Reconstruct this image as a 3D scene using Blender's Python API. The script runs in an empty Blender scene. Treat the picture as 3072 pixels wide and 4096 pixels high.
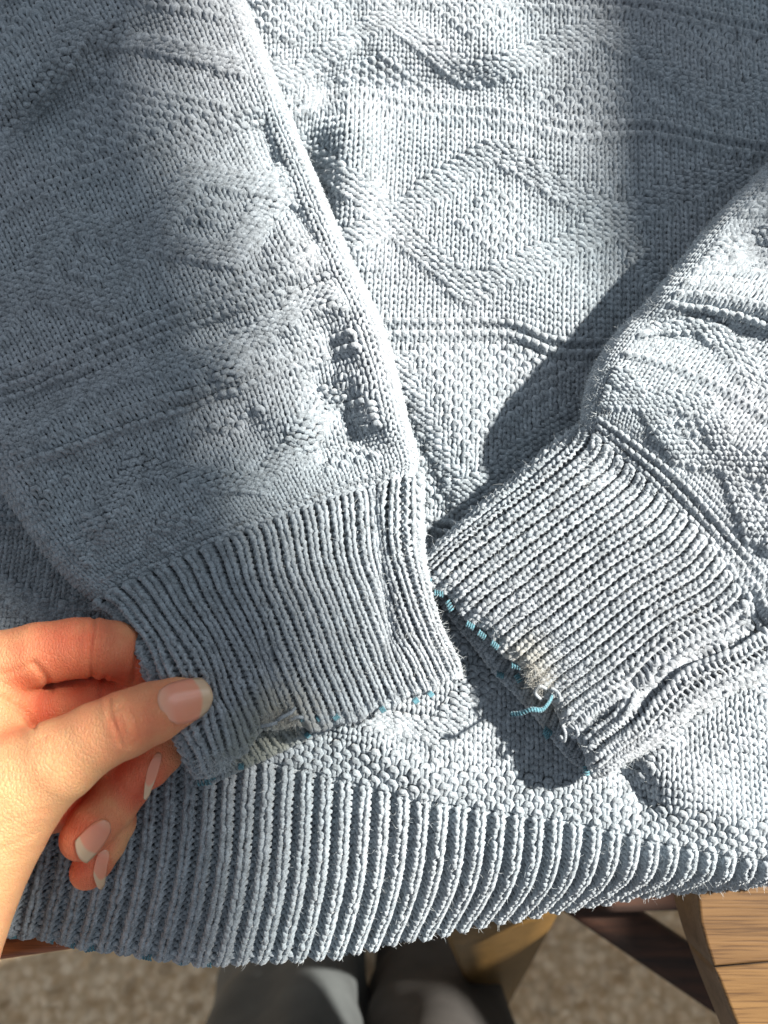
import bpy, math
import numpy as np
from mathutils import Vector, Matrix

rng = np.random.default_rng(7)
R_ = math.radians
sc = bpy.context.scene
col = sc.collection

# ------------------------------------------------------------------ camera
F = 3080.0                      # focal length in photo pixels (3072 x 4096)
TH = R_(10)
CAM = np.array([0.0, -0.3*math.sin(TH), 0.3*math.cos(TH)])
FWD = np.array([0, math.sin(TH), -math.cos(TH)])
UPV = np.array([0, math.cos(TH), math.sin(TH)])
cd = bpy.data.cameras.new('camera'); cam = bpy.data.objects.new('camera', cd); col.objects.link(cam)
cam.location = CAM; cam.rotation_euler = (TH, 0, 0)
cd.sensor_fit = 'VERTICAL'; cd.sensor_height = 36.0; cd.lens = 36.0*F/4096
cd.clip_start = 0.01; cd.clip_end = 30
cd.dof.use_dof = True; cd.dof.focus_distance = 0.285; cd.dof.aperture_fstop = 9.0
sc.camera = cam
sc.view_settings.view_transform = 'Standard'; sc.view_settings.look = 'None'
sc.view_settings.exposure = 0.0; sc.view_settings.gamma = 1.0

# ------------------------------------------------------------------ world and lamps
w = bpy.data.worlds.new("World"); sc.world = w; w.use_nodes = True
bg = w.node_tree.nodes['Background']
bg.inputs[0].default_value = (0.84, 0.91, 1.0, 1); bg.inputs[1].default_value = 0.40

SUN = np.array([-1.0, -0.40, -0.98]); SUN /= np.linalg.norm(SUN)     # direction the beam travels
ld = bpy.data.lights.new('sun_beam', 'SPOT'); lo = bpy.data.objects.new('sun_beam', ld); col.objects.link(lo)
LPOS = -SUN*4.0
lo.location = LPOS
lo.rotation_euler = Vector(SUN).to_track_quat('-Z', 'Y').to_euler()
ld.energy = 2850; ld.spot_size = R_(24); ld.spot_blend = 0.2; ld.shadow_soft_size = 0.06; ld.color = (1.0, 0.92, 0.82)
la = bpy.data.lights.new('window_light', 'AREA'); lao = bpy.data.objects.new('window_light', la); col.objects.link(lao)
la.shape = 'RECTANGLE'; la.size = 1.0; la.size_y = 0.9; la.energy = 4.8; la.color = (0.86, 0.94, 1.0)
lao.location = (1.0, 0.65, 0.72)
lao.rotation_euler = (Vector((0, 0, 0))-lao.location).to_track_quat('-Z', 'Y').to_euler()

# ------------------------------------------------------------------ helpers
def P(px, py, z):
    px = np.asarray(px, float); py = np.asarray(py, float); z = np.asarray(z, float)
    a = (px-1536)/F; b = (2048-py)/F
    d = np.stack(np.broadcast_arrays(a, FWD[1]+UPV[1]*b, FWD[2]+UPV[2]*b), -1)
    t = (z-CAM[2])/d[..., 2]
    return CAM + d*t[..., None]
def pix(p):
    p = np.asarray(p)-CAM
    dz = p@FWD
    return 1536+F*p[..., 0]/dz, 2048-F*(p@UPV)/dz
def sstep(a, b, x):
    t = np.clip((x-a)/(b-a), 0, 1); return t*t*(3-2*t)

def mesh_obj(name, V, faces, mat, parent=None, smooth=True, uv=None, kind=None):
    me = bpy.data.meshes.new(name)
    V = np.asarray(V, np.float32)
    if isinstance(faces, np.ndarray):
        n, k = faces.shape
        me.vertices.add(len(V)); me.vertices.foreach_set('co', V.ravel())
        me.loops.add(n*k); me.loops.foreach_set('vertex_index', faces.astype(np.int32).ravel())
        me.polygons.add(n); me.polygons.foreach_set('loop_start', np.arange(0, n*k, k, dtype=np.int32))
        try: me.polygons.foreach_set('loop_total', np.full(n, k, np.int32))
        except Exception: pass
    else:
        me.from_pydata([tuple(map(float, v)) for v in V], [], faces)
    if uv is not None:
        l = me.uv_layers.new(name='UVMap'); l.data.foreach_set('uv', np.asarray(uv, np.float32).ravel())
    me.update(calc_edges=True); me.validate()
    if smooth: me.polygons.foreach_set('use_smooth', np.ones(len(me.polygons), bool))
    if mat: me.materials.append(mat)
    o = bpy.data.objects.new(name, me); col.objects.link(o)
    if parent is not None:
        o.parent = parent
        if parent.type == 'EMPTY': o.matrix_parent_inverse = Matrix.Translation(-Vector(parent.location))
    if kind: o['kind'] = kind
    return o
def empty(name, loc=(0, 0, 0)):
    o = bpy.data.objects.new(name, None); col.objects.link(o); o.location = loc; o.empty_display_size = .02
    return o
def tag(o, label=None, cat=None, group=None, kind=None):
    if label: o['label'] = label
    if cat: o['category'] = cat
    if group: o['group'] = group
    if kind: o['kind'] = kind
    return o

def new_mat(name):
    m = bpy.data.materials.new(name); m.use_nodes = True
    nt = m.node_tree; b = nt.nodes['Principled BSDF']
    return m, nt, b
def nd(nt, t, **kw):
    n = nt.nodes.new(t)
    for k, v in kw.items():
        if k.startswith('i_'): n.inputs[k[2:].replace('_', ' ')].default_value = v
        else: setattr(n, k, v)
    return n
def mathn(nt, op, a=None, b=None, c=None):
    n = nt.nodes.new('ShaderNodeMath'); n.operation = op
    for i, v in enumerate((a, b, c)):
        if v is None: continue
        if isinstance(v, (int, float)): n.inputs[i].default_value = v
        else: nt.links.new(v, n.inputs[i])
    return n.outputs[0]
def ramp(nt, fac, stops):
    r = nt.nodes.new('ShaderNodeValToRGB'); nt.links.new(fac, r.inputs[0])
    e = r.color_ramp.elements
    while len(e) < len(stops): e.new(0.5)
    for el, (p, c) in zip(e, stops):
        el.position = p; el.color = (*c, 1)
    return r.outputs[0]

# ------------------------------------------------------------------ yarn material
def yarn_mat(name, base, dirt=None, twist=True, rough=0.85):
    m, nt, b = new_mat(name); L = nt.links
    tc = nd(nt, 'ShaderNodeTexCoord'); uv = nd(nt, 'ShaderNodeUVMap')
    sep = nd(nt, 'ShaderNodeSeparateXYZ'); L.new(uv.outputs[0], sep.inputs[0])
    geo = nd(nt, 'ShaderNodeNewGeometry')
    # plies: stripes that wind round the yarn
    ph = mathn(nt, 'ADD', mathn(nt, 'MULTIPLY', sep.outputs[0], 2*math.pi*4.5), mathn(nt, 'MULTIPLY', sep.outputs[1], 2*math.pi*3))
    s = mathn(nt, 'MULTIPLY', mathn(nt, 'SINE', ph), 0.5)
    n1 = nd(nt, 'ShaderNodeTexNoise'); n1.inputs['Scale'].default_value = 1700; n1.inputs['Detail'].default_value = 3
    L.new(geo.outputs['Position'], n1.inputs['Vector'])
    n2 = nd(nt, 'ShaderNodeTexNoise'); n2.inputs['Scale'].default_value = 260; n2.inputs['Detail'].default_value = 3
    L.new(geo.outputs['Position'], n2.inputs['Vector'])
    n3 = nd(nt, 'ShaderNodeTexNoise'); n3.inputs['Scale'].default_value = 14; n3.inputs['Detail'].default_value = 2
    L.new(geo.outputs['Position'], n3.inputs['Vector'])
    f = mathn(nt, 'ADD', mathn(nt, 'MULTIPLY', n2.outputs[0], 0.4), mathn(nt, 'MULTIPLY', n1.outputs[0], 0.6))
    d = tuple(c*0.62 for c in base); l = tuple(min(1, c*1.38) for c in base)
    c1 = ramp(nt, f, [(0.38, d), (0.5, base), (0.62, l)])
    mix = nd(nt, 'ShaderNodeMixRGB'); mix.blend_type = 'MULTIPLY'; mix.inputs[0].default_value = 1
    L.new(c1, mix.inputs[1]); L.new(ramp(nt, n3.outputs[0], [(0.3, (0.93, 0.96, 0.97)), (0.7, (1.04, 1.0, 1.0))]), mix.inputs[2])
    out = mix.outputs[0]
    if dirt:                       # worn greyish-beige area near a cuff edge: (centre, radius, colour) in the place
        for (cx, cy, cz), rad, dc in dirt:
            vm = nd(nt, 'ShaderNodeVectorMath'); vm.operation = 'DISTANCE'; L.new(geo.outputs['Position'], vm.inputs[0]); vm.inputs[1].default_value = (cx, cy, cz)
            q = mathn(nt, 'ADD', vm.outputs['Value'], mathn(nt, 'MULTIPLY', mathn(nt, 'SUBTRACT', n2.outputs[0], 0.5), rad*0.8))
            mr = nd(nt, 'ShaderNodeMapRange'); L.new(q, mr.inputs[0]); mr.inputs[1].default_value = rad*0.35; mr.inputs[2].default_value = rad*1.1
            mr.inputs[3].default_value = 0.75; mr.inputs[4].default_value = 0
            mm = nd(nt, 'ShaderNodeMixRGB'); L.new(mr.outputs[0], mm.inputs[0]); L.new(out, mm.inputs[1]); mm.inputs[2].default_value = (*dc, 1)
            out = mm.outputs[0]
    L.new(out, b.inputs['Base Color'])
    b.inputs['Roughness'].default_value = rough
    b.inputs['Specular IOR Level'].default_value = 0.12
    b.inputs['Sheen Weight'].default_value = 0.35; b.inputs['Sheen Roughness'].default_value = 0.5
    b.inputs['Sheen Tint'].default_value = (0.9, 0.95, 1, 1)
    h = mathn(nt, 'ADD', mathn(nt, 'MULTIPLY', s, 0.7 if twist else 0), mathn(nt, 'MULTIPLY', n1.outputs[0], 0.5))
    bp = nd(nt, 'ShaderNodeBump'); bp.inputs['Strength'].default_value = 0.6; bp.inputs['Distance'].default_value = 0.00022
    L.new(h, bp.inputs['Height']); L.new(bp.outputs[0], b.inputs['Normal'])
    return m
BASE = (0.270, 0.311, 0.345)
M_yarn = yarn_mat('blue_grey_cotton', BASE)
M_cuffL = yarn_mat('blue_grey_cotton_worn', BASE, dirt=[
    (tuple(P(1130, 2880, .028)), .016, (0.31, 0.31, 0.28)), (tuple(P(1050, 2990, .018)), .020, (0.27, 0.29, 0.25))])
M_cuffR = yarn_mat('blue_grey_cotton_frayed', BASE, dirt=[
    (tuple(P(2110, 2640, .02)), .012, (0.32, 0.32, 0.29)), (tuple(P(2200, 2800, .012)), .012, (0.31, 0.31, 0.29))])
M_back = yarn_mat('blue_grey_inside', tuple(c*0.8 for c in BASE), twist=False)
M_blue = yarn_mat('turquoise_thread', (0.08, 0.20, 0.25), rough=0.6)

# ------------------------------------------------------------------ knitting
def knit(name, S, C, Rr, purl, keep=None, parent=None, mat=M_yarn, rad=0.283, rib=None, d=0.32, n=9, sides=5,
         H=0.76, a=0.225, jit=0.055, prel=0.50, pband=0.44, tk=1.75, v0=0.0, u0=0.0):
    """S(u,v) -> points; C columns, Rr rows; purl[r,c]; every row is one continuous looped yarn."""
    pu = np.asarray(purl, float)*2-1                    # +1 purl, -1 knit
    nx = C*n+1
    tt = np.arange(nx)/n                               # position in stitches
    c = np.minimum(np.floor(tt).astype(int), C-1); t = tt-c
    tau = 2*np.pi*t
    rr = np.arange(Rr)[:, None]
    # keys: base (stitch boundary), leg, head, leg
    edge = np.zeros((Rr, C+1)); edge[:, 1:-1] = (pu[:, 1:]+pu[:, :-1])/2; edge[:, 0] = pu[:, 0]; edge[:, -1] = pu[:, -1]
    leg = -pu
    head = np.vstack([pu[1:], pu[-1:]])
    ks = np.stack([edge[:, :-1], leg, head, leg, edge[:, 1:]], -1)       # R,C,5
    seg = np.minimum((t*4).astype(int), 3); f = t*4-seg; f = (1-np.cos(np.pi*f))/2
    z = ks[:, c, seg]*(1-f)+ks[:, c, seg+1]*f
    def jn(s):                                          # per-loop smooth jitter
        k = rng.normal(0, s, (Rr, C*2+2))
        i = np.floor(tt*2).astype(int); g = tt*2-i; g = g*g*(3-2*g)
        return k[:, i]*(1-g)+k[:, i+1]*g
    x = tt[None]+a*np.sin(2*tau)[None]+jn(jit)
    y = -H*np.cos(tau)[None]+rr+jn(jit*1.2)+0.5
    z0 = z.copy(); z = z*d+jn(jit*.8)
    msk0 = np.zeros(Rr) if rib is None else rib[2]
    ck = (x-0.5); i = np.clip(np.floor(ck).astype(int), 0, C-2); g = np.clip(ck-i, 0, 1); g = g*g*(3-2*g)
    yy = y-0.5; j = np.clip(np.floor(yy).astype(int), 0, Rr-2); gy = np.clip(yy-j, 0, 1); P01 = (pu+1)/2
    full = pu.mean(1) > .8; P01 = P01*np.where(full, 1.25, pband)[:, None]
    btw = np.zeros(Rr, bool); btw[1:-1] = full[:-2] & full[2:] & ~full[1:-1]; P01[btw] -= .5
    P01 = P01*(1-msk0[:, None])
    z = z+prel*((P01[j, i]*(1-g)+P01[j, i+1]*g)*(1-gy)+(P01[j+1, i]*(1-g)+P01[j+1, i+1]*g)*gy)
    if rib is not None:                                 # rib = (relief, narrowing): knit columns stand proud and close over the purl ones
        rel, nar, msk = rib                              # msk[r] 0..1 how much each row is rib
        k = np.where(pu < 0, 1.0, -1.0)                 # knit proud
        ck = (x-0.5)
        i = np.clip(np.floor(ck).astype(int), 0, C-2); g = np.clip(ck-i, 0, 1); g = (1-np.cos(np.pi*g))/2
        kk = np.take_along_axis(k, i, 1)*(1-g)+np.take_along_axis(k, i+1, 1)*g
        z = z+rel*kk*msk[:, None]
        # x warp: derivative larger on knit columns
        sgn = k[0, 0]
        x = x + msk[:, None]*nar/np.pi*np.sin(np.pi*(x-0.5))*sgn
    U = x+u0; Vv = y+v0
    p = S(U, Vv)
    e = 0.25
    du = (S(U+e, Vv)-S(U-e, Vv))/(2*e); dv = (S(U, Vv+e)-S(U, Vv-e))/(2*e)
    N = np.cross(du, dv); N /= np.linalg.norm(N, axis=-1, keepdims=True)+1e-12
    su = np.linalg.norm(du, axis=-1); sv = np.linalg.norm(dv, axis=-1)
    sw = np.minimum(np.minimum(su, sv*tk), 0.0042)
    if rib is not None: sw = np.maximum(sw, su*0.0+sw)
    ctr = p + N*(z*sw)[..., None]
    T = np.gradient(ctr, axis=1); T /= np.linalg.norm(T, axis=-1, keepdims=True)+1e-12
    B = np.cross(T, N); B /= np.linalg.norm(B, axis=-1, keepdims=True)+1e-12
    N2 = np.cross(B, T)
    arc = np.clip(z0, 0, 1)*np.abs(np.cos(tau))[None]**2      # purl arcs at the front swell, they are not pulled tight
    radius = sw*(rad*(1+jn(0.05))*(1+0.42*arc))
    ph = np.arange(sides)*2*np.pi/sides
    Vt = ctr[:, :, None, :] + radius[..., None, None]*(np.cos(ph)[:, None]*B[:, :, None, :]+np.sin(ph)[:, None]*N2[:, :, None, :])
    idx = np.arange(Rr*nx*sides).reshape(Rr, nx, sides)
    a0 = idx[:, :-1]; a1 = idx[:, 1:]
    a0n = np.roll(a0, -1, 2); a1n = np.roll(a1, -1, 2)
    Fc = np.stack([a0, a0n, a1n, a1], -1)               # R, nx-1, sides, 4
    if keep is None: km = np.ones((Rr, C), bool)
    else: km = keep
    kf = np.repeat(km, n, axis=1)
    sel = np.broadcast_to(kf[:, :, None], Fc.shape[:3])
    Fs = Fc[sel]
    uu = np.broadcast_to((tt*1.0)[None, :, None], (Rr, nx, sides)); 
    cum = np.broadcast_to((tt+rng.random((Rr, 1)))[:, :, None], (Rr, nx, sides))
    q = np.arange(sides)/sides
    ua = cum[:, :-1]; ub = cum[:, 1:]
    qa = np.broadcast_to(q, ua.shape); qb = qa+1/sides
    UV = np.stack([np.stack([ua, qa], -1), np.stack([ua, qb], -1), np.stack([ub, qb], -1), np.stack([ub, qa], -1)], -2)[sel]
    used = np.unique(Fs); remap = np.full(idx.size, -1, np.int64); remap[used] = np.arange(len(used))
    o = mesh_obj(name, Vt.reshape(-1, 3)[used], remap[Fs], mat, parent, uv=UV.reshape(-1, 2))
    # sample points for loose fibres
    okp = np.repeat(km, n, axis=1)
    cs = ctr[:, :-1][okp]; ns = N[:, :-1][okp]; rs = radius[:, :-1][okp]
    return o, (cs, ns, rs)

def lining(name, S, u, v, off, parent, keep=None, mat=None, kind=None):
    U, V_ = np.meshgrid(u, v)
    e = .3
    p = S(U, V_); du = S(U+e, V_)-S(U-e, V_); dv = S(U, V_+e)-S(U, V_-e)
    N = np.cross(du, dv); N /= np.linalg.norm(N, axis=-1, keepdims=True)+1e-12
    p = p - N*off
    r, c = U.shape; idx = np.arange(r*c).reshape(r, c)
    Fc = np.stack([idx[:-1, :-1], idx[:-1, 1:], idx[1:, 1:], idx[1:, :-1]], -1)
    if keep is not None:
        m = keep(U, V_); m = m[:-1, :-1] & m[1:, 1:]
        Fc = Fc[m]
    else: Fc = Fc.reshape(-1, 4)
    used = np.unique(Fc); remap = np.full(idx.size, -1); remap[used] = np.arange(len(used))
    return mesh_obj(name, p.reshape(-1, 3)[used], remap[Fc], mat or M_back, parent, kind=kind)

class TPS:
    def __init__(s, X, Y, lam=1e-3, su=1.0):
        s.X = np.asarray(X, float)*np.array([1, su]); s.su = su; n = len(s.X)
        K = s.k(s.X[:, None]-s.X[None]); K += lam*np.eye(n)
        Pm = np.hstack([np.ones((n, 1)), s.X]); A = np.zeros((n+3, n+3)); A[:n, :n] = K; A[:n, n:] = Pm; A[n:, :n] = Pm.T
        s.w = np.linalg.solve(A, np.vstack([np.asarray(Y, float), np.zeros((3, np.shape(Y)[1]))]))
    @staticmethod
    def k(d):
        r2 = (d**2).sum(-1); return 0.5*r2*np.log(r2+1e-9)
    def __call__(s, u, v):
        sh = u.shape; q = np.stack([u.ravel(), v.ravel()*s.su], -1); out = np.empty((len(q), s.w.shape[1]))
        for i in range(0, len(q), 60000):
            b = q[i:i+60000]
            out[i:i+60000] = s.k(b[:, None]-s.X[None])@s.w[:-3]+s.w[-3]+b@s.w[-2:]
        return out.reshape(sh+(-1,))

class GridMap:
    """fast smooth lookup of an expensive map: sampled on a coarse lattice and read with cubic interpolation"""
    def __init__(s, f, u0, u1, v0, v1, h=1.0):
        s.u0, s.v0, s.h = u0, v0, h
        u = np.arange(u0-2*h, u1+2.5*h, h); v = np.arange(v0-2*h, v1+2.5*h, h)
        U, V_ = np.meshgrid(u, v); s.G = f(U, V_); s.ou = u[0]; s.ov = v[0]
    def __call__(s, u, v):
        x = np.clip((u-s.ou)/s.h, 1, s.G.shape[1]-2.001); y = np.clip((v-s.ov)/s.h, 1, s.G.shape[0]-2.001)
        i = np.floor(x).astype(int); j = np.floor(y).astype(int); fx = (x-i)[..., None]; fy = (y-j)[..., None]
        def cw(f): return [((-f+2)*f-1)*f/2, ((3*f-5)*f*f+2)/2, ((-3*f+4)*f+1)*f/2, (f-1)*f*f/2]
        wx = cw(fx); wy = cw(fy); out = 0
        for b in range(4):
            row = 0
            for a_ in range(4): row = row + s.G[np.clip(j+b-1, 0, s.G.shape[0]-1), np.clip(i+a_-1, 0, s.G.shape[1]-1)]*wx[a_]
            out = out+row*wy[b]
        return out

def bumps(px, py, L):
    """soft folds: (x0,y0,x1,y1,width px,height mm) along segments in the cloth's plane"""
    h = 0
    for x0, y0, x1, y1, wd, am in L:
        dx, dy = x1-x0, y1-y0; l2 = dx*dx+dy*dy+1e-9
        t = np.clip(((px-x0)*dx+(py-y0)*dy)/l2, 0, 1)
        d2 = (px-x0-t*dx)**2+(py-y0-t*dy)**2
        taper = 1.0
        h = h+am*1e-3*np.exp(-d2/(2*wd*wd))*taper
    return h

# stitch patterns ---------------------------------------------------
def tri(x): x = x-np.floor(x); return 1-4*np.abs(x-0.5)      # -1..1, peak at .5 -> 1
def pattern(C, Rr, bands, garters, seed_rows=()):
    r = np.arange(Rr)[:, None]*np.ones((1, C)); c = np.arange(C)[None]*np.ones((Rr, 1))
    pl = np.zeros((Rr, C), bool)
    for b in bands:
        r0, r1, kind, per, ph = b
        h = (r1-r0)
        inside = (r >= r0) & (r < r1)
        if kind == 'poly':              # per: list of polylines (u, row); ph: moss centre or 'tri'
            ws = []
            for pl_ in per:
                q = np.array(pl_, float); w_ = np.interp(c, q[:, 0], q[:, 1]); ws.append(w_)
                slope = np.abs(np.interp(c+.5, q[:, 0], q[:, 1])-np.interp(c-.5, q[:, 0], q[:, 1]))
                pl |= inside & (np.abs(r-w_) < 2.0+0.75*slope)
            if ph == 'tri':
                m_ = (r > ws[0]+6.5) | (r < ws[0]-6.5)
                pl |= inside & m_ & (((r+c) % 2) == 0) & (r > r0+1) & (r < r1-1)
            elif ph: pl |= inside & (np.abs(r-ph[1])/7+np.abs(c-ph[0])/4.6 < 1) & (((r+c) % 2) == 0)
        elif kind == 'lattice':
            m = (r0+r1)/2; A = h/2-3
            w1 = m+A*tri((c-ph)/per); w2 = m-A*tri((c-ph)/per)
            pl |= inside & ((np.abs(r-w1) < 2.4) | (np.abs(r-w2) < 2.4))
            # moss diamonds in the middles
            cc = np.abs(((c-ph)/per*2-0.0) % 1-0.0); cc = np.minimum(cc, 1-cc)*per/2   # distance in columns to nearest diamond centre
            dm = (np.abs(r-m)/(A*0.42)+cc/(per*0.105))
            pl |= inside & (dm < 1) & (((r+c) % 2) == 0)
        elif kind == 'moss': pl |= inside & (((r+c) % 2) == 0)
        else:                       # zigzag with moss triangles
            m = (r0+r1)/2; A = h*0.27
            w1 = m+A*tri((c-ph)/per)
            pl |= inside & (np.abs(r-w1) < 2.2)
            hi = w1+5+3.0; lo = w1-5-3.0
            pl |= inside & ((r > hi) | (r < lo)) & (((r//1+c) % 2) == 0) & (r > r0+1) & (r < r1-1)
    for g in garters: pl[g:g+1] = True
    return pl

# ================================================================== the sweater
sweater = empty('sweater', tuple(P(1500, 2600, -0.004)))
tag(sweater, 'pale blue-grey knitted cotton sweater with worn ribbed cuffs, laid over the table', 'sweater')
SW = Vector(sweater.location)
PIECES = []

# ---- body --------------------------------------------------------
NU, NV = 102, 176
def xB(u): return 1536+(u-46)*33.0
ctl = []
def addline(v, pts, conv, zf=lambda x, y: 0.0):
    for x, y in pts: ctl.append((conv(x), v, x, y, zf(x, y)))
cA = lambda x: 46+(x-1545)/32.0
cB = lambda x: 46+(x-1536)/33.0
cC = lambda x: 46+(x-1500)/34.6
cD = lambda x: 46+(x-1480)/36.2
cH = lambda x: 46+(x-1440)/38.2
cE = lambda x: 46+(x-1330)/(38.8 if x < 1330 else 35.8)
addline(170, [(700, -190), (1100, -170), (1700, -165), (2400, -130), (3200, -20)], cA)
addline(163, [(700, 0), (1000, -10), (1500, -10), (2000, 0), (2323, 13), (2581, 32), (2775, 65), (3072, 129), (3300, 180)], cA)
addline(141, [(700, 500), (1000, 470), (1166, 451), (1332, 431), (1477, 418), (1597, 451), (1862, 477), (2100, 504), (2297, 543), (2581, 530), (2840, 582), (3072, 620), (3300, 660)], cB)
addline(106, [(600, 1340), (1100, 1330), (1544, 1325), (1796, 1325), (2100, 1335), (2187, 1381), (2426, 1400), (2800, 1430), (3200, 1480)], cC)
addline(74, [(-150, 2080), (300, 2080), (900, 2090), (1400, 2086), (1643, 2090), (1796, 2122), (2300, 2150), (2800, 2210), (3250, 2270)], cD)
addline(52, [(-150, 2480), (600, 2540), (1200, 2600), (1800, 2640), (2300, 2700), (2900, 2800), (3250, 2860)], lambda x: 46+(x-1462)/37.2)
addline(30, [(-150, 2900), (0, 2925), (300, 2960), (630, 3000), (1000, 3062), (1312, 3135), (1716, 3235), (2061, 3288), (2291, 3316), (2614, 3390), (2905, 3436), (3200, 3462)], cH)
bot = [(-120, 3715), (0, 3732), (133, 3742), (371, 3786), (564, 3812), (809, 3846), (1100, 3832), (1358, 3802), (1500, 3768), (1663, 3732), (1862, 3692), (2100, 3647), (2517, 3566), (2775, 3540), (3072, 3502)]
def zbot(x, y): return float(np.interp(x, [-100, 400, 900, 1400, 1900, 2400, 3100], [-.006, -.010, -.018, -.027, -.031, -.031, -.031]))
def vbx(x): return float(np.interp(x, [1100, 1500, 2100, 2700, 3100], [0, 2.5, 9, 14, 17]))    # rows turned under along the right part of the hem
for x, y in bot: ctl.append((cE(x), vbx(x), x, y, zbot(x, y)))
for x, y in bot[:]:                                                  # mid hem line, bowed towards the viewer
    x2 = x+60+max(0, (x-1500))*0.04
    yt = float(np.interp(x2, [0, 630, 1000, 1312, 1716, 2061, 2614, 3072], [2925, 3000, 3062, 3135, 3235, 3288, 3394, 3450]))
    f = float(np.interp(x, [0, 1200, 2000, 3072], [.5, .52, .58, .62]))
    ctl.append(((cH(x2)+cE(x))/2-0.0, (30+vbx(x))/2, x2, yt*(1-f)+y*f, zbot(x, y)*0.30))
ctl = np.array(ctl)
tps_b = TPS(ctl[:, :2], ctl[:, 2:5]*np.array([1, 1, 1e4]), lam=0.3, su=0.7)
FOLD_B = [(1410, 500, 1400, 1000, 80, 7.5), (1230, 620, 1250, 1050, 80, -4), (1150, 120, 1900, 170, 120, 3.5), (1340, 350, 2150, 400, 72, -4.5), (1300, 390, 1350, 420, 50, -3), (1430, 130, 1450, 240, 45, -2), (1400, 520, 2250, 600, 60, 2),
          (1500, 560, 2300, 640, 150, 2.5), (1240, 700, 1200, 1000, 80, -3.5), (2050, 450, 2700, 900, 120, 2.0), (1900, 1000, 2300, 1250, 120, 3.0),
          (2600, 800, 2450, 1300, 110, -3.0), (1700, 1500, 1900, 1950, 110, 2.5), (2100, 1450, 2080, 1800, 90, -2.0), (1640, 1700, 1750, 2100, 70, -3.0),
          (1000, 200, 1150, 30, 90, 4), (2300, 100, 3000, 300, 120, 3.0), (1900, 60, 2100, 330, 80, 2.5),
          (1420, 2900, 1660, 3110, 60, 4.0), (1860, 2850, 1760, 3080, 70, 2.0), (1600, 2760, 1900, 2700, 70, 2.0), (2500, 3050, 2560, 3180, 60, -5.0), (2650, 3080, 2900, 3250, 80, 4.0),
          (3000, 2850, 2700, 3150, 70, 3.5), (200, 2150, 0, 2500, 120, -3), (1000, 3180, 2900, 3500, 60, 1.5)]
def S_body_raw(u, v):
    q = tps_b(u, v)
    px, py, z = q[..., 0], q[..., 1], q[..., 2]*1e-4
    z = z+bumps(px, py, FOLD_B)+0.0009*np.sin(px/170+py/260)+0.0006*np.sin(py/120-px/300)
    return P(px, py, z)
S_body = GridMap(S_body_raw, -4, NU+2, -3, NV+2, 1.0)

pat = pattern(NU, NV, [(76, 105, 'poly', [[(6, 101), (18, 80), (30, 80), (42, 103), (48.5, 99.8), (55.6, 79), (69, 95), (76, 103), (88, 80), (100, 101)]], 'tri'),
                        (108, 140, 'poly', [[(20, 112), (34, 136), (41, 129), (56.5, 112), (73.6, 126.6), (87, 136), (100, 126)], [(22, 134), (34, 113), (47.5, 123.5), (58.8, 136), (73.6, 126.6), (76.5, 120), (81, 112), (97, 122)]], (59, 123.5)),
                        (143, 162, 'poly', [[(22, 157), (33.9, 146.9), (45.3, 158.5), (55.9, 148.5), (71.8, 158), (86.2, 147.2), (95, 155)]], 'tri'),
                        (38, 72, 'poly', [[(-2, 58), (12, 42), (26, 60), (37, 53), (46, 42), (53, 41), (63, 58), (74, 42), (86, 58), (100, 42)], [(-2, 69), (12, 53), (26, 71), (37, 64), (46, 53), (53, 52), (63, 69), (74, 53), (86, 69), (100, 53)]], (49.5, 66)), (31, 38, 'moss', 0, 0)],
              [163, 161, 142, 140, 107, 105, 75, 73])
RIBM = np.clip((31-np.arange(NV))/1.0, 0, 1)*np.clip((np.arange(NV)+.8)/2.5, 0, 1)
pat[:31] = (np.arange(NU)[None, :] % 2 == 1)
# which stitches the photo (and a step aside) could show: leave out what lies well under the sleeves
def poly_mask(px, py, poly):
    inside = np.zeros(px.shape, bool); n_ = len(poly)
    for i in range(n_):
        x0, y0 = poly[i]; x1, y1 = poly[(i+1) % n_]
        c_ = ((y0 > py) != (y1 > py)) & (px < (x1-x0)*(py-y0)/(y1-y0+1e-9)+x0)
        inside ^= c_
    return inside
HIDE = [[(-900, -400), (780, -400), (980, 480), (1230, 1050), (1380, 1500), (1480, 1980), (1560, 2450), (1620, 2600), (1300, 2720), (900, 2860), (620, 2500), (250, 2150), (-100, 1750), (-900, 1600)],
        [(3400, 900), (3000, 1050), (2650, 1480), (2500, 1800), (2120, 2150), (1900, 2300), (2400, 2850), (2800, 2620), (3400, 2500)]]
def keep_body(U, V_):
    p = S_body(U, V_); px, py = pix(p)
    h = np.zeros(U.shape, bool)
    for pl in HIDE: h |= poly_mask(px, py, pl)
    vis = (px > -140) & (px < 3210) & (py > -150) & (py < 4200)
    return vis & ~h & (V_ > np.interp(1330+(U-46)*35.8, [1100, 1500, 2100, 2700, 3100], [0, 2.5, 9, 14, 17])-.3)
uc, vc = np.meshgrid(np.arange(NU)+.5, np.arange(NV)+.5)
body, smp = knit('body', S_body, NU, NV, pat, keep=keep_body(uc, vc), parent=sweater, tk=2.6, rib=(0.62, 0.32, RIBM))
PIECES.append(smp)
def kb(U, V_):
    p = S_body(U, V_); px, py = pix(p); return (px > -200) & (px < 3270) & (py > -210) & (V_ > np.interp(1330+(U-46)*35.8, [1100, 1500, 2100, 2700, 3100], [0.3, 2.8, 9.3, 14.3, 17.3]))
lining('lining', S_body, np.arange(-1, NU+1, 1.0), np.arange(0.6, NV, 1.0), 0.0016, body, keep=kb)

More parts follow.
